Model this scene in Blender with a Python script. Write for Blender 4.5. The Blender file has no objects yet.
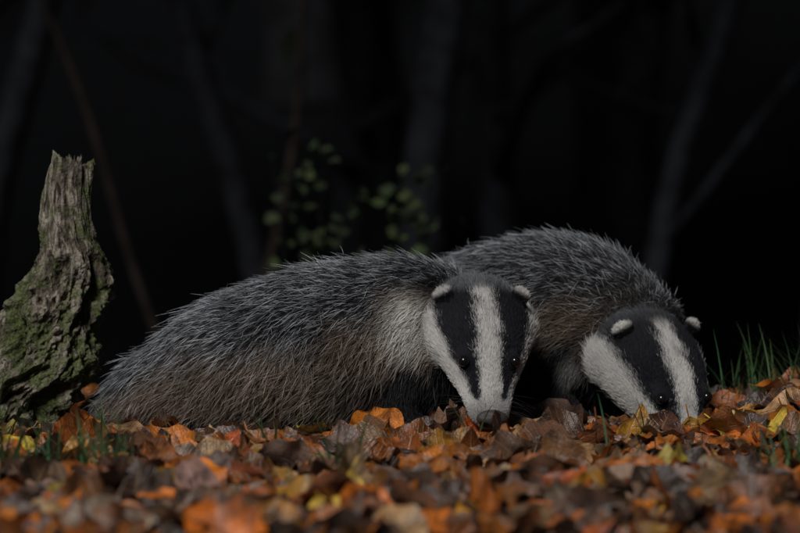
import bpy, math, numpy as np, random
from mathutils import Vector, kdtree, noise as mnoise
from mathutils.bvhtree import BVHTree
rng=np.random.default_rng(7); random.seed(7)
U_=0.15
sc=bpy.context.scene
sc.view_settings.view_transform='Standard'; sc.view_settings.look='None'; sc.view_settings.exposure=0
col=sc.collection

# ---------------------------------------------------------------- helpers
def nrm(a): 
    a=np.asarray(a,float); return a/np.maximum(np.linalg.norm(a,axis=-1,keepdims=True),1e-9)
def sm(x,a=0.,b=1.):
    t=np.clip((x-a)/(b-a),0,1); return t*t*(3-2*t)
def sn(P,scale,seed):
    r=np.random.default_rng(seed); out=0
    for i in range(7):
        k=r.normal(size=P.shape[-1]); k=k/np.linalg.norm(k)*scale*(.6+.9*r.random()); out=out+np.sin(P@k*6.28+r.random()*6.28)
    return out/7*1.6
def empty(name,loc=(0,0,0)):
    e=bpy.data.objects.new(name,None); col.objects.link(e); e.location=loc; e.empty_display_size=.05; return e
def link(name,data,parent=None,mat=None):
    o=bpy.data.objects.new(name,data); col.objects.link(o)
    if parent: o.parent=parent; o.matrix_parent_inverse=parent.matrix_basis.inverted()
    if mat: data.materials.append(mat)
    return o
def fastmesh(name,V,F,smooth=True):
    V=np.asarray(V,np.float32).reshape(-1,3); F=np.asarray(F,np.int32); k=F.shape[1]
    me=bpy.data.meshes.new(name); me.vertices.add(len(V)); me.vertices.foreach_set('co',V.ravel())
    me.loops.add(F.size); me.loops.foreach_set('vertex_index',F.ravel())
    me.polygons.add(len(F)); me.polygons.foreach_set('loop_start',np.arange(0,F.size,k,dtype=np.int32))
    me.polygons.foreach_set('use_smooth',np.full(len(F),smooth)); me.update(calc_edges=True); me.validate(); return me
def addcol(me,name,C,dom='POINT'):
    C=np.asarray(C,np.float32)
    if C.shape[1]==3: C=np.hstack([C,np.ones((len(C),1),np.float32)])
    a=me.attributes.new(name,'FLOAT_COLOR',dom); a.data.foreach_set('color',C.ravel())
def crom(A,sub):
    A=np.asarray(A,float); n=len(A); out=[]
    for i in range(n-1):
        p0=A[max(i-1,0)];p1=A[i];p2=A[i+1];p3=A[min(i+2,n-1)]
        for j in range(sub):
            t=j/sub; out.append(.5*((2*p1)+(p2-p0)*t+(2*p0-5*p1+4*p2-p3)*t*t+(3*p1-p0-3*p2+p3)*t**3))
    out.append(A[-1]); return np.array(out)
def tube(pts,ws,hs,up=(0,0,1),n=28,sub=6):
    A=np.hstack([np.asarray(pts,float),np.asarray(ws,float)[:,None],np.asarray(hs,float)[:,None]])
    A=crom(A,sub); P=A[:,:3]; T=nrm(np.gradient(P,axis=0)); up=np.asarray(up,float)
    L=nrm(np.cross(T,up)); Nn=nrm(np.cross(L,T)); a=np.linspace(0,2*np.pi,n,endpoint=False)
    V=P[:,None]+np.cos(a)[None,:,None]*A[:,3,None,None]*L[:,None]+np.sin(a)[None,:,None]*A[:,4,None,None]*Nn[:,None]
    m=len(P); i=np.arange(m-1)[:,None]*n; j=np.arange(n)[None]; j2=(j+1)%n
    F=np.stack([i+j,i+j2,i+n+j2,i+n+j],-1).reshape(-1,4)
    V=V.reshape(-1,3); tt=np.repeat(T,n,0); s=np.repeat(np.linspace(0,1,m),n)
    c0=len(V); V=np.vstack([V,P[:1],P[-1:]]); tt=np.vstack([tt,T[:1],T[-1:]]); s=np.append(s,[0,1])
    b=(m-1)*n
    faces=[tuple(f) for f in F]+[(c0,(q+1)%n,q) for q in range(n)]+[(c0+1,b+q,b+(q+1)%n) for q in range(n)]
    return V,faces,tt,s
def ellip(c,ax,R=None,nu=20,nv=14):
    V=[];F=[]
    for i in range(nv+1):
        th=math.pi*i/nv
        for j in range(nu):
            ph=2*math.pi*j/nu; V.append((math.sin(th)*math.cos(ph),math.sin(th)*math.sin(ph),math.cos(th)))
    for i in range(nv):
        for j in range(nu): 
            F.append((i*nu+j,(i+1)*nu+j,(i+1)*nu+(j+1)%nu,i*nu+(j+1)%nu))
    V=np.array(V)*np.asarray(ax)
    if R is not None: V=V@np.asarray(R)
    return V+np.asarray(c),F

# ---------------------------------------------------------------- materials
def mat(name):
    m=bpy.data.materials.new(name); m.use_nodes=True; nt=m.node_tree; b=nt.nodes['Principled BSDF']; return m,nt,b
def attr_mat(name,attr,rough=.6,spec=.3):
    m,nt,b=mat(name); a=nt.nodes.new('ShaderNodeAttribute'); a.attribute_name=attr
    nt.links.new(a.outputs['Color'],b.inputs['Base Color']); b.inputs['Roughness'].default_value=rough
    b.inputs['Specular IOR Level'].default_value=spec
    return m
fur_mat=attr_mat('badger_fur','col',.5,.22)
skin_mat=attr_mat('badger_skin','col',.8,.1)
def simple(name,c,rough=.5,spec=.5,nscale=0,namt=.3,bump=0):
    m,nt,b=mat(name); b.inputs['Roughness'].default_value=rough; b.inputs['Specular IOR Level'].default_value=spec
    b.inputs['Base Color'].default_value=(*c,1)
    if nscale:
        tc=nt.nodes.new('ShaderNodeTexCoord'); n=nt.nodes.new('ShaderNodeTexNoise'); n.inputs['Scale'].default_value=nscale; n.inputs['Detail'].default_value=5
        nt.links.new(tc.outputs['Object'],n.inputs['Vector'])
        r=nt.nodes.new('ShaderNodeValToRGB'); r.color_ramp.elements[0].position=.3; r.color_ramp.elements[1].position=.7
        r.color_ramp.elements[0].color=(*[v*(1-namt) for v in c],1); r.color_ramp.elements[1].color=(*[v*(1+namt) for v in c],1)
        nt.links.new(n.outputs['Fac'],r.inputs['Fac']); nt.links.new(r.outputs['Color'],b.inputs['Base Color'])
        if bump:
            bp=nt.nodes.new('ShaderNodeBump'); bp.inputs['Strength'].default_value=bump; bp.inputs['Distance'].default_value=.01
            nt.links.new(n.outputs['Fac'],bp.inputs['Height']); nt.links.new(bp.outputs['Normal'],b.inputs['Normal'])
    return m
eye_mat=simple('eye_black',(.008,.007,.007),.16,.6)
nose_mat=simple('nose_leather',(.060,.052,.052),.38,.5,900,.4,.3)
claw_mat=simple('claw_horn',(.12,.1,.08),.4,.4,200,.3)

# ---------------------------------------------------------------- terrain
def gz(x,y):
    x=np.asarray(x,float); y=np.asarray(y,float)
    z=-.017+.004*np.exp(-((y+.30)/.14)**2)
    z=z+.056*sm(x,.46,.66)*np.exp(-((y-.05)/.3)**2)
    z=z-.36*(np.clip(y-.38,0,4.4)-.12*(1-np.exp(-np.clip(y-.38,0,9)/.12)))
    z=z+.42*np.clip(y-7,0,24)
    P=np.stack([x,y],-1)
    z=z+.007*sn(P,1.7,3)+.05*sn(P,.12,4)*sm(np.abs(y)+np.abs(x),1.5,5)
    return z
g=.3*np.sinh(6.9*np.linspace(-1,1,300))
X,Y=np.meshgrid(g,g,indexing='ij'); Z=gz(X,Y)-.006
n=300; i=np.arange(n-1)[:,None]*n; j=np.arange(n-1)[None]
F=np.stack([i+j,i+n+j,i+n+j+1,i+j+1],-1).reshape(-1,4)
me=fastmesh('ground',np.stack([X,Y,Z],-1),F)
soil=simple('soil',(.0036,.0040,.0047),.95,.05,30,.6,.8)
link('ground',me,None,soil)

# ---------------------------------------------------------------- badgers
HR=np.array([(-.30,.30,.28,-.04),(-.18,.42,.37,.11),(0,.53,.43,.28),(.25,.52,.42,.345),(.5,.45,.37,.33),(.7,.365,.31,.275),(.9,.28,.24,.21),(1.1,.225,.18,.14),(1.23,.185,.14,.10),(1.29,.11,.08,.06)])

def make_badger(name,spine,legs,H,Fd,Uh,tail,nhair,seed,hs=1.0,dz=.9,btone=1.0):
    r=np.random.default_rng(seed)
    Fd=nrm(Fd); Uh=np.asarray(Uh,float); Uh=nrm(Uh-Fd*(Uh@Fd)); R=np.cross(Fd,Uh); H=np.asarray(H,float)
    hp=lambda rr,uu,ff: H+(R*rr+Uh*uu+Fd*ff)*hs
    AV=[];AF=[];AT=[];off=0
    def add(V,F,flow,head=0,leg=0,ear=0,s=0):
        nonlocal off
        n=len(V); AV.append(V); AF.extend([tuple(int(q)+off for q in f) for f in F])
        at=np.zeros((n,7)); at[:,:3]=flow; at[:,3]=head; at[:,4]=leg; at[:,5]=ear; at[:,6]=s; AT.append(at); off+=n
    sp=np.array(spine,float)
    V,F,T,s=tube(sp[:,:3],sp[:,3],sp[:,4],n=40,sub=6); add(V,F,-T,0,0,0,s)
    tl=np.array(tail,float); V,F,T,s=tube(tl[:,:3],tl[:,3],tl[:,3],n=16); add(V,F,T,0,0,0,0)
    c=HR[:,3]-HR[:,2]
    V,F,T,s=tube(H+(Fd*HR[:,:1]+Uh*c[:,None])*hs,HR[:,1]*hs,HR[:,2]*hs,up=Uh,n=40,sub=5); add(V,F,-T,1,0,0,1)
    jp=np.array([hp(0,-.30,.3),hp(0,-.22,.7),hp(0,-.14,1.0),hp(0,-.10,1.13)]); V,F,T,s=tube(jp,[.25,.19,.14,.08],[.16,.11,.07,.04],up=Uh,n=20); add(V,F,-T,1,0,0,1)
    ears=[]
    for sg in (-1,1):
        V,F=ellip(hp(sg*.36,-.14,.08),np.array((.21,.25,.28))*hs,np.array([R,Uh,Fd])); add(V,F,-Fd+R*sg*.3,1,0,0,1)
        V,F=ellip(hp(sg*.235,.20,.66),np.array((.08,.055,.13))*hs,np.array([R,Uh,Fd])); add(V,F,-Fd,1,0,0,1)
        ea=nrm(Fd*.70+Uh*.65+R*sg*.25); ax3=nrm(-Fd*.9+R*sg*.40+Uh*.3); ax3=nrm(ax3-ea*(ax3@ea)); ax1=np.cross(ea,ax3)
        ec=hp(sg*.40,.225,-.065); V,F=ellip(ec,np.array((.12,.036,.085))*hs,np.array([ax1,ea,ax3])); add(V,F,nrm(V-ec)*.5+ax3*.8,1,0,1,1)
        ears.append((ec,ea,ax3))
    claws=[]
    for lg in legs:
        lg=np.array(lg,float); V,F,T,s=tube(lg[:,:3],lg[:,3],lg[:,3],up=(0.3,1,0.1),n=20); add(V,F,T,0,1,0,.5)
        pw=lg[-1,:3]; d=nrm((lg[-1,:3]-lg[-2,:3])*[1,1,0]); q=np.array([-d[1],d[0],0])
        V,F=ellip(pw+d*.06,(.24,.16,.09),np.array([d,q,[0,0,1]])); add(V,F,np.tile(d,(len(V),1)),0,1,0,.5)
        for k in range(4):
            o=(k-1.5)*.085; tc=pw+d*(.26-.02*abs(k-1.5))+q*o-[0,0,.02]
            V,F=ellip(tc,(.09,.045,.055),np.array([d,q,[0,0,1]]),12,8); add(V,F,np.tile(d,(len(V),1)),0,1,0,.5)
            claws.append((tc+d*.07,d))
    V=np.vstack(AV)*U_; AT=np.vstack(AT)
    root=empty(name,(float(sp[4,0]*U_),float(sp[4,1]*U_),0))
    me=bpy.data.meshes.new('tmp'); me.from_pydata([tuple(v) for v in V],[],AF); o=bpy.data.objects.new('tmp',me); col.objects.link(o)
    m=o.modifiers.new('r','REMESH'); m.mode='VOXEL'; m.voxel_size=.0042; m.use_smooth_shade=True
    m=o.modifiers.new('s','SMOOTH'); m.factor=.6; m.iterations=5
    dg=bpy.context.evaluated_depsgraph_get(); bm=bpy.data.meshes.new_from_object(o.evaluated_get(dg)); bpy.data.objects.remove(o); bpy.data.meshes.remove(me)
    nv=len(bm.vertices); P=np.empty(nv*3,np.float32); bm.vertices.foreach_get('co',P); P=P.reshape(-1,3).astype(float)
    kd=kdtree.KDTree(len(V)); 
    for k,v in enumerate(V): kd.insert(v,k)
    kd.balance(); A=np.zeros((nv,7))
    for k in range(nv):
        res=kd.find_n(P[k],5); w=np.array([1/(x[2]+.002)**2 for x in res]); A[k]=(AT[[x[1] for x in res]]*w[:,None]).sum(0)/w.sum()
    E=np.empty(len(bm.edges)*2,np.int32); bm.edges.foreach_get('vertices',E); E=E.reshape(-1,2)
    deg=np.bincount(E.ravel(),minlength=nv)[:,None]
    for it in range(7):
        S=np.zeros_like(A)
        for k in range(7): S[:,k]=np.bincount(E[:,0],A[E[:,1],k],nv)+np.bincount(E[:,1],A[E[:,0],k],nv)
        B=S/np.maximum(deg,1); keep=A[:,5:6]>.5; A=np.where(keep,A,.3*A+.7*B)
    VN=np.empty(nv*3,np.float32); bm.vertex_normals.foreach_get('vector',VN); VN=VN.reshape(-1,3).astype(float)
    bvh=BVHTree.FromPolygons([tuple(v) for v in P],[tuple(p.vertices) for p in bm.polygons])
    eyes=[]
    for sg in (-1,1):
        src=hp(sg*.31,.9,.78)*U_; tgt=hp(sg*.25,.0,.71)*U_; loc,nn,_,_=bvh.ray_cast(Vector(src),Vector(nrm(tgt-src)))
        eyes.append((np.array(loc),np.array(nn)))
    nosep=hp(0,.035,1.29)*U_
    def shade(P,N,A):
        q=(P/U_-H)/hs; rr=q@R; uu=q@Uh; ff=q@Fd
        n=len(P); head=sm(A[:,3],.25,.75); leg=sm(A[:,4],.2,.8); ear=sm(A[:,5],.3,.7); s=A[:,6]
        cl=lambda *c: np.tile(np.array(c,float),(n,1))
        mix=lambda a,b,w: a*(1-w[:,None])+b*w[:,None]
        nz=sn(P,9,seed); nz2=sn(P,28,seed+1)
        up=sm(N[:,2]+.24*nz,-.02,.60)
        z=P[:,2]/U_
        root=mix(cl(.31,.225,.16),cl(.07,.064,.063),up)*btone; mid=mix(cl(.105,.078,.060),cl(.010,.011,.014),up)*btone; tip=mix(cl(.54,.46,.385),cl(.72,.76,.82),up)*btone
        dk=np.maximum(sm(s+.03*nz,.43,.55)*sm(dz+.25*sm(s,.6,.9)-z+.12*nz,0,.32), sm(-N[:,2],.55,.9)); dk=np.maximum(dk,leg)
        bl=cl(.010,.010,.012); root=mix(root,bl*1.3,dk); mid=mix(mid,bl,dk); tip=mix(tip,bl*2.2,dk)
        w=np.interp(ff,HR[:,0],HR[:,1]); h=np.interp(ff,HR[:,0],HR[:,2]); cc=np.interp(ff,HR[:,0],HR[:,3])-h
        ang=np.degrees(np.arctan2(np.abs(rr)/w,(uu-cc)/h))
        a1=np.interp(ff,[-.4,-.2,0,.35,.6,.9,1.08,1.2],[6,7,9,13,16,21,27,46]); a2=np.interp(ff,[-.6,-.2,.1,.4,.6,.9,1.08,1.19],[56,62,64,63,62,57,47,28])
        a3=np.interp(ff,[-.6,0,.5,.9,1.2],[112,116,128,150,179])
        j=nz2*3.2+r.normal(size=n)*3.8
        blk=sm(ang+j,a1-2.5,a1+2.5)*(1-sm(ang+j,a2-5,a2+5)); thr=sm(ang+j,a3-7,a3+7)
        wht=cl(.70,.69,.665)*(1-.22*sm(nz2,.1,.8))[:,None]; H0=mix(wht,cl(.013,.014,.019),np.maximum(blk,thr))
        mz=sm(ff,1.05,1.22); H0=mix(H0,cl(.30,.28,.27),mz*.65)
        back=sm(-ff+.05*nz,.0,.20)
        side=sm(ang,66,84)*(1-thr)
        Hd=mix(H0,mix(tip*.10+mid*.9,cl(.56,.51,.46),side),back*(1-.75*side))
        root=mix(root,Hd,head); mid=mix(mid,Hd,head); tip=mix(tip,mix(Hd,tip*.38,back*(1-side)),head)
        dist=np.sqrt(((ff-.10)/.44)**2+((np.abs(rr)-.70)/.44)**2+((uu+.10)/.50)**2)
        nk=(1-head)*(1-sm(dist+.15*nz,.55,1.15))*(1-leg); nw=(1-head)*(1-sm(dist+.1*nz,.40,.95))
        root=mix(root,cl(.42,.34,.27),nk*.9); mid=mix(mid,cl(.34,.27,.21),nk*.8); tip=mix(tip,cl(.64,.58,.51),nk*.9)
        mid=mix(mid,wht*.9,nw*.85); tip=mix(tip,wht,nw*.9); root=mix(root,wht*.8,nw*.8)
        ew=np.zeros(n); eo=np.zeros(n)
        for ec,ea,ax in ears:
            d=P/U_-ec; inn=np.linalg.norm(d,axis=1)<.2; ew=np.where(inn,1,ew); eo=np.where(inn,d@ax,eo)
        ecol=mix(cl(.02,.02,.024),wht*1.1,sm(eo,-.02,.03))
        ee=ear*ew
        root=mix(root,ecol*.8,ee); mid=mix(mid,ecol,ee); tip=mix(tip,ecol,ee)
        L=.043*(1-.25*sm(s,.75,1))*np.ones(n); L=L*(1-.6*leg)*(1-.35*nk)
        Lh=np.interp(ff,[-.35,-.05,.4,.7,1.0,1.3],[.028,.015,.010,.0075,.005,.003])*(1+1.1*sm(ang,66,95)*(1-sm(ff,.3,.7)))
        L=L*(1-head)+Lh*head; L=L*(1-ee)+.0065*ee
        dens=1+3.6*head+3*ee+.6*nk
        lift=.42*(1-head)+.32*head+ee*.1
        for el,en in eyes:
            de=np.linalg.norm(P-el,axis=1)/U_; dens=dens*sm(de,.045,.065); L=L*np.minimum(1,.3+.7*sm(de,.05,.16)); k=1-sm(de,.05,.085); 
            root=mix(root,bl,k);mid=mix(mid,bl,k);tip=mix(tip,bl,k)
        dn=np.linalg.norm((P-nosep)/U_,axis=1); dens=dens*sm(dn,.10,.13)
        return root,mid,tip,L,dens,lift,head,ee
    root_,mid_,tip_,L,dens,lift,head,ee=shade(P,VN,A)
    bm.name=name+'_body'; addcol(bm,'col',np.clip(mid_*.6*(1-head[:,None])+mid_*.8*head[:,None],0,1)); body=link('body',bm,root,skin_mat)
    bm.calc_loop_triangles(); nt=len(bm.loop_triangles); Tt=np.empty(nt*3,np.int32); bm.loop_triangles.foreach_get('vertices',Tt); Tt=Tt.reshape(-1,3)
    a=P[Tt[:,0]];b=P[Tt[:,1]];c_=P[Tt[:,2]]; ar=.5*np.linalg.norm(np.cross(b-a,c_-a),axis=1)*dens[Tt].mean(1)
    ar*=np.where(a[:,2]<-.02,0,1)
    ti=r.choice(nt,nhair,p=ar/ar.sum()); u=r.random(nhair);v=r.random(nhair); fl=u+v>1; u[fl]=1-u[fl]; v[fl]=1-v[fl]; w=1-u-v
    tri=Tt[ti]; bar=lambda Q: Q[tri[:,0]]*w[:,None]+Q[tri[:,1]]*u[:,None]+Q[tri[:,2]]*v[:,None]
    p=bar(P); N=nrm(bar(VN)); At=bar(A)
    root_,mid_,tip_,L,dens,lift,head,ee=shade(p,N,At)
    ok=(dens>.02); sel=lambda Q:Q[ok]
    p,N,At,root_,mid_,tip_,L,lift,head,ee=map(sel,(p,N,At,root_,mid_,tip_,L,lift,head,ee)); m=len(p)
    flow=nrm(At[:,:3]); grav=np.array([0,0,-1.])*((1-head)*.55*(1-sm(N[:,2],.5,.95)))[:,None]
    flow=flow+grav+.40*np.stack([sn(p,6,seed+k) for k in (11,12,13)],-1)*(1-.7*head)[:,None]+r.normal(size=(m,3))*(.36-.19*head)[:,None]
    flow=nrm(flow-N*(flow*N).sum(1)[:,None])
    kd_=r.random(m); guard=kd_<.35; longg=(kd_<.05)&(head<.3)
    Lr=L*(.55+.65*r.random(m))*np.where(guard,1.15,.75)*np.where(longg,1.15,1)
    lf=lift*(.55+.9*r.random(m))
    K=5; tt=np.linspace(0,1,K)[None,:,None]
    PP=p[:,None]+Lr[:,None,None]*(N[:,None]*lf[:,None,None]*(tt-.45*tt*tt)+flow[:,None]*(.76*tt+.14*tt*tt)+np.array([0,0,-.06])*tt*tt*(1-head)[:,None,None]+(r.normal(size=(m,1,3))*.13)*tt*tt)
    nc=m//7; ci=r.choice(m,nc,replace=False); kc=kdtree.KDTree(nc)
    for k,ii in enumerate(ci): kc.insert(p[ii],k)
    kc.balance(); near=np.array([kc.find(x)[1] for x in p]); ctr=ci[near]
    cs=((.24*(1-head)+.16*head)*(.3+r.random(m)))[:,None,None]*tt**1.4
    PP=PP*(1-cs)+PP[ctr]*cs
    tone=(.75+.5*r.random(m))*(1+.36*sn(p,12,seed+31)); gb=np.where(guard,1.0,.10)*(.08+1.05*r.random(m)); gb=np.where(longg,1.2,gb)
    C=np.zeros((m,K,3))
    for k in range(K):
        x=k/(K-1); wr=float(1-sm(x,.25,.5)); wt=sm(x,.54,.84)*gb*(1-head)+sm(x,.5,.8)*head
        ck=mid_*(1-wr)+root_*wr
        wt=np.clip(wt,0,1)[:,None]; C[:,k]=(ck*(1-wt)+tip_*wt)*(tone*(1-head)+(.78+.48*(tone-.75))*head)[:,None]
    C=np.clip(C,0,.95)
    rad=np.where(guard,.00029,.00030)*(1-.33*head); RD=rad[:,None]*np.array([1,1,.92,.72,.18])[None]
    cv=bpy.data.hair_curves.new(name+'_fur'); cv.add_curves([K]*m)
    cv.attributes['position'].data.foreach_set('vector',PP.astype(np.float32).ravel())
    ra=cv.attributes.get('radius') or cv.attributes.new('radius','FLOAT','POINT'); ra.data.foreach_set('value',RD.astype(np.float32).ravel())
    ca=cv.attributes.new('col','FLOAT_COLOR','POINT'); ca.data.foreach_set('color',np.concatenate([C,np.ones((m,K,1))],-1).astype(np.float32).ravel())
    link('fur',cv,root,fur_mat)
    for k,(el,en) in enumerate(eyes):
        V,F=ellip(el-en*.010*U_,np.array([.056]*3)*U_,None,24,16); e=bpy.data.meshes.new('eye'); e.from_pydata([tuple(x) for x in V],[],F); e.polygons.foreach_set('use_smooth',[True]*len(F)); link('eye_%d'%(k+1),e,root,eye_mat)
    V,F=ellip((0,0,0),(.15,.105,.09),None,40,28); V=V.copy()
    V[:,0]*=1+.12*np.sign(V[:,1])*np.abs(V[:,1])/.1
    for sg in (-1,1):
        d=((V[:,0]-sg*.068)/.042)**2+((V[:,1]+.005)/.032)**2; V[:,2]-=np.where(V[:,2]>0,.055*np.exp(-d),0)
    V[:,2]-=np.where(V[:,2]>0,.015*np.exp(-(V[:,0]/.012)**2),0)
    V=(np.array(nosep)/U_+V@np.array([R,Uh,Fd]))*U_; e=bpy.data.meshes.new('nose'); e.from_pydata([tuple(x) for x in V],[],F); e.polygons.foreach_set('use_smooth',[True]*len(F)); link('nose',e,root,nose_mat)
    CV=[];CF=[];o_=0
    for c0,d in claws:
        V,F,_,_=tube([c0,c0+d*.07+[0,0,.01],c0+d*.15-[0,0,.03]],[.022,.018,.004],[.022,.018,.004],n=8,sub=3); CV.append(V*U_); CF+= [tuple(x+o_ for x in f) for f in F]; o_+=len(V)
    e=bpy.data.meshes.new('claws'); e.from_pydata([tuple(x) for x in np.vstack(CV)],[],CF); link('claws',e,root,claw_mat)
    nw=26; cv=bpy.data.hair_curves.new(name+'_whiskers'); cv.add_curves([5]*nw); Q=np.zeros((nw,5,3))
    for k in range(nw):
        sg=-1 if k%2 else 1; b0=hp(sg*r.uniform(.15,.20),r.uniform(-.06,.04),r.uniform(.97,1.16)); d=nrm(R*sg*1.0+Fd*r.uniform(-.2,.5)+Uh*r.uniform(-.5,.2)); l=r.uniform(.2,.42)
        for i5 in range(5): x=i5/4; Q[k,i5]=(b0+d*l*x-np.array([0,0,.12])*x*x*l)*U_
    cv.attributes['position'].data.foreach_set('vector',Q.astype(np.float32).ravel())
    ra=cv.attributes.get('radius') or cv.attributes.new('radius','FLOAT','POINT'); ra.data.foreach_set('value',np.tile(np.array([.00018,.00016,.00013,.0001,.00004],np.float32),nw))
    ca=cv.attributes.new('col','FLOAT_COLOR','POINT'); ca.data.foreach_set('color',np.tile(np.array([.05,.05,.05,1],np.float32),nw*5))
    link('whiskers',cv,root,fur_mat)
    return root

spA=[(-2.95,.30,.24,.22,.18),(-2.6,.22,.36,.46,.36),(-2.1,.12,.52,.68,.56),(-1.5,.02,.72,.84,.73),(-.8,0,.85,.86,.83),(-.2,.02,.94,.76,.82),(.2,.0,.96,.66,.78),(.5,-.02,.97,.56,.68),(.70,-.10,.98,.48,.54),(.80,-.24,1.02,.42,.42)]
legA=[[(.15,-.35,.75,.32),(-.02,-.48,.42,.25),(.10,-.56,.15,.17),(.28,-.64,.08,.13)],
      [(.35,.2,.75,.28),(.35,.1,.42,.22),(.5,-.05,.15,.15),(.68,-.15,.06,.12)],
      [(-2.1,-.10,.5,.34),(-1.75,-.35,.30,.24),(-2.1,-.42,.12,.14),(-1.85,-.50,.04,.11)],
      [(-2.0,.5,.5,.34),(-1.6,.75,.30,.24),(-1.95,.75,.12,.14),(-1.7,.8,.04,.11)]]
make_badger('badger',spA,legA,(.775,-.46,1.30),(.08,-.58,-.81),(.15,-.80,.56),[(-2.85,.3,.35,.16),(-3.1,.35,.2,.12),(-3.35,.4,.1,.06)],160000,5,.96,.98,.92)
spB=[(-.8,2.3,.55,.25,.22),(-.5,2.1,.65,.50,.45),(.0,1.85,.78,.70,.62),(.65,1.55,.93,.82,.76),(1.25,1.3,1.05,.86,.86),(1.75,1.1,1.08,.76,.87),(2.15,.9,1.00,.62,.74),(2.42,.72,.90,.5,.57),(2.53,.52,.78,.44,.42)]
legB=[[(1.75,.65,.8,.32),(1.55,.5,.45,.24),(1.70,.36,.17,.17),(1.90,.23,.10,.13)],
      [(2.1,1.2,.8,.28),(2.1,1.15,.45,.22),(2.3,1.0,.15,.15),(2.5,.9,.07,.12)],
      [(-.2,1.5,.6,.34),(.1,1.3,.40,.26),(-.2,1.3,.18,.14),(.05,1.2,.07,.11)],
      [(.0,2.3,.6,.34),(.4,2.4,.40,.26),(.05,2.4,.18,.14),(.3,2.35,.07,.11)]]
make_badger('badger',spB,legB,(2.52,.28,.91),(.28,-.52,-.81),(.42,-.76,.50),[(-.8,2.3,.55,.16),(-1.1,2.45,.4,.12),(-1.3,2.5,.25,.06)],150000,9,1.04,1.02,.76)

# ---------------------------------------------------------------- leaves
def leaves(name,x,y,z,size,steep,pal,pw,seed,matl=None,parent=None,aspect=(.26,.36)):
    r=np.random.default_rng(seed); N=len(x); S=17; M=5
    s=np.linspace(0,1,S)[None,:,None]; v=np.linspace(-1,1,M)[None,None,:]
    s0=.16; q=np.clip((s-s0)/(1-s0),0,1)
    wd=np.sin(np.pi*q**.85)**.8
    lob=np.where(r.random(N)<.25,r.uniform(.10,.22,N),r.uniform(0,.04,N))[:,None,None]; ph=r.random(N)[:,None,None]*6.28
    asp=r.uniform(*aspect,N)[:,None,None]
    W=wd*(1+lob*np.sin(2*np.pi*4*q+ph))*asp+.010
    lx=s*np.ones_like(W*v); ly=W*v
    ly=ly+ r.normal(0,.05,N)[:,None,None]*np.sin(np.pi*s*.9)*1.5
    fold=r.normal(.15,.30,N)[:,None,None]; bend=r.normal(0,.40,N)[:,None,None]; tw=r.normal(0,.65,N)[:,None,None]
    wav=.045*np.sin(s*19+ph*3)*v
    lz=fold*np.abs(v)**1.3*W+bend*(s-.5)**2*1.3+tw*(s-.5)*W*v+wav*(W>.02)
    Lp=np.stack([lx-.5,ly,lz],-1)*size[:,None,None,None]
    n=np.stack([r.normal(0,1,N)*steep,r.normal(0,1,N)*steep-.5*steep,np.ones(N)],-1); n=nrm(n)
    a=r.random(N)*6.28; d=np.stack([np.cos(a),np.sin(a),np.zeros(N)],-1); d=nrm(d-n*(d*n).sum(1)[:,None]); e=np.cross(n,d)
    G=Lp[...,0:1]*d[:,None,None]+Lp[...,1:2]*e[:,None,None]+Lp[...,2:3]*n[:,None,None]+np.stack([x,y,z],-1)[:,None,None]
    b=np.arange(N)[:,None,None]*S*M; i=np.arange(S-1)[None,:,None]*M; j=np.arange(M-1)[None,None]
    F=np.stack([b+i+j,b+i+M+j,b+i+M+j+1,b+i+j+1],-1).reshape(-1,4)
    me=fastmesh(name,G,F)
    pal=np.array(pal); pi=r.choice(len(pal),N,p=np.array(pw)/sum(pw)); C=pal[pi]*(r.uniform(.45,1.35,N)[:,None])*r.uniform(.92,1.08,(N,3))
    addcol(me,'lcol',np.repeat(np.clip(C,0,.9),S*M,0))
    uv=np.stack([q*np.ones((N,S,M)),v*np.ones((N,S,M)),np.broadcast_to(r.random(N)[:,None,None],(N,S,M))],-1).reshape(-1,3)
    addcol(me,'luv',uv)
    return link(name,me,parent,matl)
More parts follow.
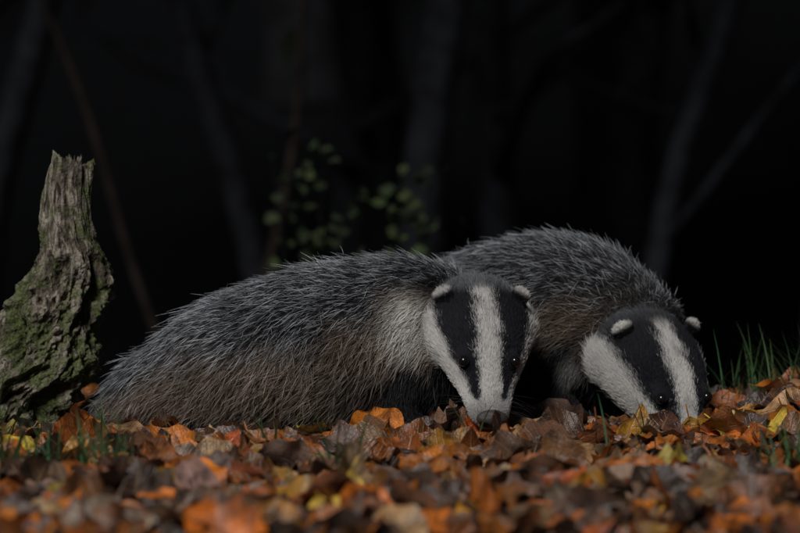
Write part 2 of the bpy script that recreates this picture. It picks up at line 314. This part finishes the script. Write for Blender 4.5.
def leafmat(name,rough=.5,backc=(.17,.125,.11),backw=.4):
    m,nt,b=mat(name); L=nt.links.new; nd=nt.nodes.new
    a=nd('ShaderNodeAttribute'); a.attribute_name='lcol'; uv=nd('ShaderNodeAttribute'); uv.attribute_name='luv'
    sp=nd('ShaderNodeSeparateXYZ'); L(uv.outputs['Vector'],sp.inputs[0])
    def mt(op,x,y=None,c=False):
        k=nd('ShaderNodeMath'); k.operation=op; k.use_clamp=c
        for i_,q in enumerate((x,y)):
            if q is None: continue
            if isinstance(q,(int,float)): k.inputs[i_].default_value=q
            else: L(q,k.inputs[i_])
        return k.outputs[0]
    av=mt('ABSOLUTE',sp.outputs[1]); ph=mt('SUBTRACT',mt('MULTIPLY',sp.outputs[0],9.),mt('MULTIPLY',av,1.6)); fr=mt('ABSOLUTE',mt('SUBTRACT',mt('FRACT',ph),.5))
    lat=mt('SUBTRACT',1,mt('MULTIPLY',fr,9.),True); midr=mt('SUBTRACT',1,mt('MULTIPLY',av,11.),True); vein=mt('MAXIMUM',mt('MULTIPLY',lat,.5),midr)
    geo=nd('ShaderNodeNewGeometry'); tc=nd('ShaderNodeTexCoord')
    no=nd('ShaderNodeTexNoise'); no.inputs['Scale'].default_value=45; no.inputs['Detail'].default_value=4; L(tc.outputs['Object'],no.inputs['Vector'])
    no2=nd('ShaderNodeTexNoise'); no2.inputs['Scale'].default_value=350; no2.inputs['Detail'].default_value=3; L(tc.outputs['Object'],no2.inputs['Vector'])
    rp=nd('ShaderNodeValToRGB'); rp.color_ramp.elements[0].position=.36; rp.color_ramp.elements[0].color=(.28,.25,.26,1); rp.color_ramp.elements[1].position=.60; rp.color_ramp.elements[1].color=(1.15,1.1,1.05,1); L(no.outputs['Fac'],rp.inputs['Fac'])
    mx=nd('ShaderNodeMix'); mx.data_type='RGBA'; mx.blend_type='MULTIPLY'; mx.inputs[0].default_value=.9; L(a.outputs['Color'],mx.inputs[6]); L(rp.outputs['Color'],mx.inputs[7])
    rp2=nd('ShaderNodeValToRGB'); rp2.color_ramp.elements[0].position=.3; rp2.color_ramp.elements[0].color=(.65,.65,.65,1); rp2.color_ramp.elements[1].position=.6; L(no2.outputs['Fac'],rp2.inputs['Fac'])
    mx3=nd('ShaderNodeMix'); mx3.data_type='RGBA'; mx3.blend_type='MULTIPLY'; mx3.inputs[0].default_value=1; L(mx.outputs[2],mx3.inputs[6]); L(rp2.outputs['Color'],mx3.inputs[7])
    mv=nd('ShaderNodeMix'); mv.data_type='RGBA'; mv.blend_type='MIX'; L(mt('MULTIPLY',vein,.35),mv.inputs[0]); L(mx3.outputs[2],mv.inputs[6]); mv.inputs[7].default_value=(backc[0]*1.6,backc[1]*1.5,backc[2],1)
    bk=nd('ShaderNodeMix'); bk.data_type='RGBA'; L(mt('MULTIPLY',geo.outputs['Backfacing'],backw),bk.inputs[0]); L(mv.outputs[2],bk.inputs[6]); bk.inputs[7].default_value=(*backc,1)
    L(bk.outputs[2],b.inputs['Base Color']); b.inputs['Roughness'].default_value=rough; b.inputs['Specular IOR Level'].default_value=.5
    bp=nd('ShaderNodeBump'); bp.inputs['Strength'].default_value=.8; bp.inputs['Distance'].default_value=.0015; L(mt('ADD',vein,no2.outputs['Fac']),bp.inputs['Height']); L(bp.outputs['Normal'],b.inputs['Normal'])
    return m
lm=leafmat('dead_leaf',.36,(.25,.175,.14),.35)
pal=[(.60,.18,.020),(.42,.13,.022),(.25,.10,.033),(.62,.30,.035),(.38,.22,.11),(.33,.225,.165),(.09,.045,.026),(.46,.10,.02),(.62,.47,.06),(.07,.045,.036),(.46,.29,.155),(.24,.165,.14)]
pw=[19,18,16,6,11,10,16,4,1.6,12,7,7]
N1=5000; x=rng.uniform(-.85,.85,N1); y=rng.uniform(-1.15,.42,N1)
N2=3200; x2=rng.uniform(-2.6,2.6,N2); y2=rng.uniform(-3.2,1.6,N2); k=~((np.abs(x2)<.85)&(y2>-1.15)&(y2<.42)); x2=x2[k]; y2=y2[k]
x=np.append(x,x2); y=np.append(y,y2); N=len(x)
sz=rng.uniform(.055,.125,N)
z=gz(x,y)+rng.random(N)**1.2*.032+.002
leaves('fallen_leaves',x,y,z,sz,.52,pal,pw,21,lm)

# ---------------------------------------------------------------- grass
def grass(name,cl,seed,c0=(.075,.155,.065)):
    r=np.random.default_rng(seed); V=[];F=[];C=[]
    for (cx,cy,rad,n,h,wd) in cl:
        for _ in range(n):
            a=r.random()*6.28; rr=rad*math.sqrt(r.random()); bx=cx+rr*math.cos(a); by=cy+rr*math.sin(a); bz=float(gz(bx,by))
            d=np.array([r.normal(),r.normal(),0]); d/=np.linalg.norm(d); hh=h*r.uniform(.4,1.2); ln=r.uniform(.1,1.1); w=r.uniform(.7,1.5)*wd; q=nrm(np.array([-d[1],d[0],0])+np.array([1,0,0]))
            cc=np.array(c0)*r.uniform(.6,1.5)*np.array([r.uniform(.8,1.4),1,r.uniform(.8,1.3)]); b=len(V)
            for i in range(6):
                t=i/5; p=np.array([bx,by,bz])+d*ln*hh*t*t*.8+np.array([0,0,1])*hh*(t-.25*ln*t*t); ww=w*(1-t**2)+.0001
                V+= [p-q*ww,p+q*ww]; C+=[cc,cc]
                if i<5: F.append((b+2*i,b+2*i+1,b+2*i+3,b+2*i+2))
    me=fastmesh(name,np.array(V),np.array(F)); addcol(me,'col',np.array(C)); return link(name,me,None,grass_mat)
grass_mat=attr_mat('grass_blade','col',.45,.4)
W1=.0014; W2=.0018
cl=[(.62,.24,.10,190,.145,W1),(.50,.20,.035,45,.16,W1),(.80,.35,.15,200,.12,W1),(-.575,-.25,.025,34,.13,W2),(-.18,-.34,.012,14,.12,W2),(-.42,-.22,.02,16,.11,W2),(-.08,-.56,.025,44,.13,W2),(-.48,-.58,.05,90,.13,W2),(-.38,-.62,.04,80,.12,W2),(.28,-.43,.015,16,.11,W2),(.1,-.2,.015,8,.10,W1),(-.55,-.72,.06,70,.12,W2),(.35,-.2,.02,12,.10,W1),(.50,-.54,.05,60,.11,W2),(-.3,-.38,.01,8,.10,W1)]
n0=len(cl)
for _ in range(60): cl.append((rng.uniform(-2.4,2.4),rng.uniform(-2.8,1.4),.07,26,.06,W1))
cl=[c for i_,c in enumerate(cl) if i_<n0 or abs(c[0])>.75 or c[1]<-1.0]
grass('grass',cl,5)

# ---------------------------------------------------------------- stump
def stump():
    rings=[(-.25,-4.3,.85),(0,-4.22,.80),(.4,-4.02,.72),(.75,-3.72,.65),(1.05,-3.57,.57),(1.35,-3.45,.50),(1.62,-3.34,.45),(1.85,-3.31,.38),(2.1,-3.37,.29),(2.45,-3.36,.24),(2.72,-3.31,.22),(2.80,-3.30,.20)]
    A=crom(np.array(rings),24); n=360; m=len(A); a=np.linspace(0,2*np.pi,n,endpoint=False)
    V=np.zeros((m,n,3)); cav=np.zeros((m,n))
    for i in range(m):
        z,cx,w=A[i]
        for j in range(n):
            ca,sa=math.cos(a[j]),math.sin(a[j]); tw=a[j]+z*.45+.3*mnoise.noise(Vector((z*1.2,5,ca)))
            q=Vector((math.cos(tw)*1.5,math.sin(tw)*1.5,z*.9))
            big=mnoise.fractal(Vector((ca*1.1,sa*1.1,z*1.3+4)),1,2,3)
            rid=mnoise.ridged_multi_fractal(q*1.5,.9,2.1,5,1.0,2.0)-1.1
            fine=mnoise.fractal(Vector((math.cos(tw)*7,math.sin(tw)*7,z*4)),.9,2.1,4)
            lump=mnoise.fractal(Vector((ca*w*7,sa*w*7,z*6)),.7,2,5)
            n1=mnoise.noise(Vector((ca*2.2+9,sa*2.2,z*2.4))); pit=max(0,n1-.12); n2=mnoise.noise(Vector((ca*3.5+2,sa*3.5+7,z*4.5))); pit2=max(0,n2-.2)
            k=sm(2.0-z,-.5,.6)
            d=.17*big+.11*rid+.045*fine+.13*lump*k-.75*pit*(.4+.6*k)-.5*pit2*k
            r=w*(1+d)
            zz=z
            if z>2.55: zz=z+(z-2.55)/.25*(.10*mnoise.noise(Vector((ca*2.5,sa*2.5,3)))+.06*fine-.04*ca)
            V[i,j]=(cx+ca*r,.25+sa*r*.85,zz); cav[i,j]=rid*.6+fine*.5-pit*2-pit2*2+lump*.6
    V=V.reshape(-1,3); i=np.arange(m-1)[:,None]*n; j=np.arange(n)[None]; j2=(j+1)%n
    F=np.stack([i+j,i+j2,i+n+j2,i+n+j],-1).reshape(-1,4)
    top=V[(m-1)*n:m*n]; c=top.mean(0); base=len(V); ex=[]
    for k,f in enumerate((.8,.55,.3,.08)):
        R=c+(top-c)*f; R[:,2]=c[2]+(top[:,2]-c[2])*f-.03*(k+1)+.02*np.sin(a*9+k*2); ex.append(R)
    V=np.vstack([V]+ex); FF=[F]
    for k in range(4):
        b0=(m-1)*n if k==0 else base+(k-1)*n; b1=base+k*n; jj=np.arange(n); FF.append(np.stack([b0+jj,b0+(jj+1)%n,b1+(jj+1)%n,b1+jj],-1))
    cavf=np.append(cav.ravel(),np.zeros(4*n))
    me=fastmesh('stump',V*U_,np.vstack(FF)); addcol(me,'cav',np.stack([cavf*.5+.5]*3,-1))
    mm,nt,b=mat('weathered_wood'); L=nt.links.new; nd=nt.nodes.new
    tc=nd('ShaderNodeTexCoord'); mp=nd('ShaderNodeMapping'); mp.inputs['Scale'].default_value=(1,1,.25); mp.inputs['Rotation'].default_value=(0,.3,0); L(tc.outputs['Object'],mp.inputs[0])
    n1=nd('ShaderNodeTexNoise'); n1.inputs['Scale'].default_value=120; n1.inputs['Detail'].default_value=8; n1.inputs['Distortion'].default_value=1.0; L(mp.outputs[0],n1.inputs['Vector'])
    n2=nd('ShaderNodeTexNoise'); n2.inputs['Scale'].default_value=22; n2.inputs['Detail'].default_value=9; n2.inputs['Roughness'].default_value=.75; L(tc.outputs['Object'],n2.inputs['Vector'])
    n3=nd('ShaderNodeTexNoise'); n3.inputs['Scale'].default_value=260; n3.inputs['Detail'].default_value=5; L(tc.outputs['Object'],n3.inputs['Vector'])
    r1=nd('ShaderNodeValToRGB'); e=r1.color_ramp.elements; e[0].position=.33; e[0].color=(.03,.025,.02,1); e[1].position=.66; e[1].color=(.38,.34,.28,1); k=r1.color_ramp.elements.new(.5); k.color=(.175,.15,.12,1); L(n1.outputs['Fac'],r1.inputs['Fac'])
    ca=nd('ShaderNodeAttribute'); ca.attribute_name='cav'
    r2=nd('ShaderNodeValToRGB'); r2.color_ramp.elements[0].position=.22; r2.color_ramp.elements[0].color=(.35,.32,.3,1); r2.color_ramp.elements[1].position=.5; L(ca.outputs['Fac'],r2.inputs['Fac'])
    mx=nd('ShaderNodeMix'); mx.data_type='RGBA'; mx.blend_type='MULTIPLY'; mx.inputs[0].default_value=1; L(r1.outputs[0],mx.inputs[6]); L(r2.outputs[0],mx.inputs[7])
    sx=nd('ShaderNodeSeparateXYZ'); L(tc.outputs['Object'],sx.inputs[0])
    hgt=nd('ShaderNodeMapRange'); hgt.inputs[1].default_value=.42; hgt.inputs[2].default_value=.05; hgt.inputs[3].default_value=-.02; hgt.inputs[4].default_value=.07; L(sx.outputs[2],hgt.inputs[0])
    ad=nd('ShaderNodeMath'); L(n2.outputs['Fac'],ad.inputs[0]); L(hgt.outputs[0],ad.inputs[1])
    r3=nd('ShaderNodeValToRGB'); r3.color_ramp.elements[0].position=.50; r3.color_ramp.elements[0].color=(0,0,0,1); r3.color_ramp.elements[1].position=.60; r3.color_ramp.elements[1].color=(.85,.85,.85,1); L(ad.outputs[0],r3.inputs['Fac'])
    r4=nd('ShaderNodeValToRGB'); r4.color_ramp.elements[0].position=.35; r4.color_ramp.elements[0].color=(.025,.038,.012,1); r4.color_ramp.elements[1].position=.65; r4.color_ramp.elements[1].color=(.13,.165,.05,1); L(n3.outputs['Fac'],r4.inputs['Fac'])
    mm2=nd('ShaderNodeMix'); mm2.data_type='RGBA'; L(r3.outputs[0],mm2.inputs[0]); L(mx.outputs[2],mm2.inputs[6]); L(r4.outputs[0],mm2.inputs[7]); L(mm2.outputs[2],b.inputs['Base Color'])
    b.inputs['Roughness'].default_value=.85; b.inputs['Specular IOR Level'].default_value=.2
    bp=nd('ShaderNodeBump'); bp.inputs['Strength'].default_value=.9; bp.inputs['Distance'].default_value=.004; a2=nd('ShaderNodeMath'); L(n1.outputs['Fac'],a2.inputs[0]); L(n3.outputs['Fac'],a2.inputs[1]); L(a2.outputs[0],bp.inputs['Height']); L(bp.outputs[0],b.inputs['Normal'])
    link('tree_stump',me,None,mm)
stump()

# ---------------------------------------------------------------- woodland
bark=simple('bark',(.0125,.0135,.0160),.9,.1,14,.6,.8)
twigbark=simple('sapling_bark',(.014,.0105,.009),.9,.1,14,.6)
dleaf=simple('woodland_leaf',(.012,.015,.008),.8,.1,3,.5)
def treegeo(bx,by,h,r0,lean,seed,limbs=9,leafn=900,lowest=.35):
    r=np.random.default_rng(seed); V=[];F=[];off=0; tips=[]
    def ad(p,w,n=10,sub=4):
        nonlocal off
        v,f,_,_=tube(p,w,w,up=(.3,.9,.31),n=n,sub=sub); V.append(v); F.extend([tuple(q+off for q in ff) for ff in f]); off+=len(v)
    bz=float(gz(bx,by))-.1; B=np.array([bx,by,bz]); ln=np.array([lean[0],lean[1],1.])
    ks=np.linspace(0,1,9); pts=[B+ln*h*k+np.array([r.normal(),r.normal(),0])*.03*h*min(k,.4)*(1 if k<1 else 0) for k in ks]
    wr=r0*(1-.85*ks); wr[0]=r0*1.5; ad(pts,wr,14,5)
    for i in range(limbs):
        k=r.uniform(lowest,.92); b=B+ln*h*k; a=r.random()*6.28; d=np.array([math.cos(a),math.sin(a),r.uniform(.3,1.1)]); l=h*r.uniform(.16,.32)
        p=[b,b+d*l*.35+r.normal(size=3)*.04,b+d*l*.7+r.normal(size=3)*.08,b+d*l+[0,0,.1*l]]; rr=r0*(1-.8*k)*.45; ad(p,[rr,rr*.7,rr*.4,rr*.12],8,4)
        for q in range(3):
            b2=np.array(p[1])*(1-q/3)+np.array(p[3])*(q/3); d2=nrm(d+r.normal(size=3)*.7); ad([b2,b2+d2*l*.2,b2+d2*l*.42+[0,0,.03]],[rr*.3,rr*.18,rr*.04],6,3); tips.append(b2+d2*l*.4)
        tips.append(p[3])
    tips=[t for t in tips if t[2]>1.8]; LV=np.zeros((0,3)); 
    if leafn and tips:
        T=np.array(tips)[r.integers(len(tips),size=leafn)]+r.normal(size=(leafn,3))*.30; a=nrm(r.normal(size=(leafn,3))); b=nrm(np.cross(a,r.normal(size=(leafn,3)))); s=r.uniform(.05,.1,leafn)[:,None]
        LV=np.stack([T-a*s,T+b*s*.55,T+a*s,T-b*s*.55],1).reshape(-1,3)
    return np.vstack(V),F,LV
def tree(name,*a,m=None,**k):
    V,F,LV=treegeo(*a,**k); root=empty(name,(a[0],a[1],float(gz(a[0],a[1]))))
    me=bpy.data.meshes.new('trunk'); me.from_pydata([tuple(v) for v in V],[],F); me.polygons.foreach_set('use_smooth',[True]*len(F)); link('trunk_and_limbs',me,root,m or bark)
    if len(LV): link('crown',fastmesh('crown',LV,np.arange(len(LV)).reshape(-1,4),False),root,dleaf)
T=[(.10,4.2,7,.09,(.01,0),.4),(.62,4.6,7.5,.05,(.14,.02),.22),(1.0,3.6,6,.040,(.16,0),.25),(-.25,4.8,7,.06,(-.16,0),.25),(-1.35,4.4,7,.07,(.03,0),.4),(.42,5.6,8,.09,(-.03,0),.22),
   (1.75,4.9,8,.09,(-.04,0),.2),(-2.1,5.6,8,.12,(.02,0),.2),(2.6,4.0,7,.1,(.05,0),.3),(-2.9,3.8,7,.11,(-.03,0),.4),(1.0,6.6,8,.13,(0,0),.25),(-.3,6.8,8,.10,(.05,0),.25),(-3.8,5.0,8,.14,(0,0),.4),(3.8,5.4,8,.13,(0,0),.4)]
for i,a in enumerate(T): tree('woodland_tree',*a[:5],seed=100+i,limbs=10,leafn=1100,lowest=a[5])
tree('sapling',-.62,3.4,4.5,.018,(.16,.05),seed=106,limbs=10,leafn=500,lowest=.5,m=twigbark)
tree('sapling',-.25,3.0,4.2,.016,(-.36,.1),seed=107,limbs=10,leafn=500,lowest=.5,m=twigbark)
VV=[];FF=[];LL=[];off=0
for i in range(50):
    bx=rng.uniform(-14,14); by=rng.uniform(7.5,24); V,F,LV=treegeo(bx,by,rng.uniform(7,11),rng.uniform(.08,.2),(rng.normal()*.05,0),400+i,limbs=6,leafn=500); VV.append(V); FF+=[tuple(q+off for q in f) for f in F]; off+=len(V); LL.append(LV)
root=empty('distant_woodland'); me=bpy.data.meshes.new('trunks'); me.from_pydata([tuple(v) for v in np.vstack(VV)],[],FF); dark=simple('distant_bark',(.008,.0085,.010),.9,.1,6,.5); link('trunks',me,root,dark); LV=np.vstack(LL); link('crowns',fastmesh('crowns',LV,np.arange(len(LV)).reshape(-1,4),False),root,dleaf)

def shrub(name,stems,seed,pal_,lsz=.03,nl=26):
    r=np.random.default_rng(seed); root=empty(name,(stems[0][0],stems[0][1],float(gz(stems[0][0],stems[0][1])))); V=[];F=[];off=0; LP=[]
    for (bx,by,h,lx) in stems:
        bz=float(gz(bx,by)); p=[np.array([bx+lx*t*t+r.normal()*.015,by+r.normal()*.03,bz+h*t]) for t in np.linspace(0,1,5)]
        v,f,_,_=tube(p,[.005,.004,.003,.002,.001],[.005,.004,.003,.002,.001],up=(1,.2,0),n=6,sub=3); V.append(v);F+=[tuple(q+off for q in ff) for ff in f];off+=len(v)
        for _ in range(nl):
            t=r.uniform(.6,1); k=int(t*3.99); LP.append(p[k]*(1-(t*4-k))+p[k+1]*(t*4-k) if k<4 else p[4]); LP[-1]=LP[-1]+r.normal(size=3)*[.035,.05,.02]
    me=bpy.data.meshes.new('stems'); me.from_pydata([tuple(x) for x in np.vstack(V)],[],F); link('stems',me,root,dark)
    LP=np.array(LP); leaves('shrub_leaves',LP[:,0],LP[:,1],LP[:,2],r.uniform(.7,1.3,len(LP))*lsz,.9,pal_,[1]*len(pal_),seed+1,gl,root)
gl=leafmat('green_leaf',.8,(.03,.05,.012),.2)
shrub('hazel_shrub',[(-.24,1.65,.86,-.03),(-.18,1.7,.90,.02),(.0,1.6,.82,.0),(.04,1.7,.88,.04),(-.21,1.8,.96,.0),(.01,1.65,.80,.02),(-.08,1.6,.74,0)],61,[(.032,.068,.014),(.046,.080,.016),(.020,.042,.010)],.036,22)

# ---------------------------------------------------------------- light, sky, camera
el=math.radians(41); az=math.radians(-157)
w=bpy.data.worlds.new('World'); sc.world=w; w.use_nodes=True; nt=w.node_tree; bg=nt.nodes['Background']; sk=nt.nodes.new('ShaderNodeTexSky'); sk.sky_type='NISHITA'; sk.sun_disc=False; sk.sun_elevation=el; sk.sun_rotation=az
nt.links.new(sk.outputs[0],bg.inputs[0]); bg.inputs[1].default_value=.0075
S=Vector((math.sin(az)*math.cos(el),math.cos(az)*math.cos(el),math.sin(el)))
ld=bpy.data.lights.new('sun','SUN'); ld.energy=2.2; ld.angle=math.radians(14); ld.color=(1,.97,.94); lo=bpy.data.objects.new('sun',ld); col.objects.link(lo); lo.rotation_euler=S.to_track_quat('Z','Y').to_euler()
cd=bpy.data.cameras.new('camera'); cam=bpy.data.objects.new('camera',cd); col.objects.link(cam); cam.location=(0,-4,.42)
tgt=Vector((0,0,.26)); cam.rotation_euler=(tgt-cam.location).to_track_quat('-Z','Y').to_euler(); cd.lens=120; cd.sensor_width=36; cd.clip_end=600; cd.clip_start=.05
cd.dof.use_dof=True; cd.dof.focus_distance=3.88; cd.dof.aperture_fstop=3.0
sc.camera=cam
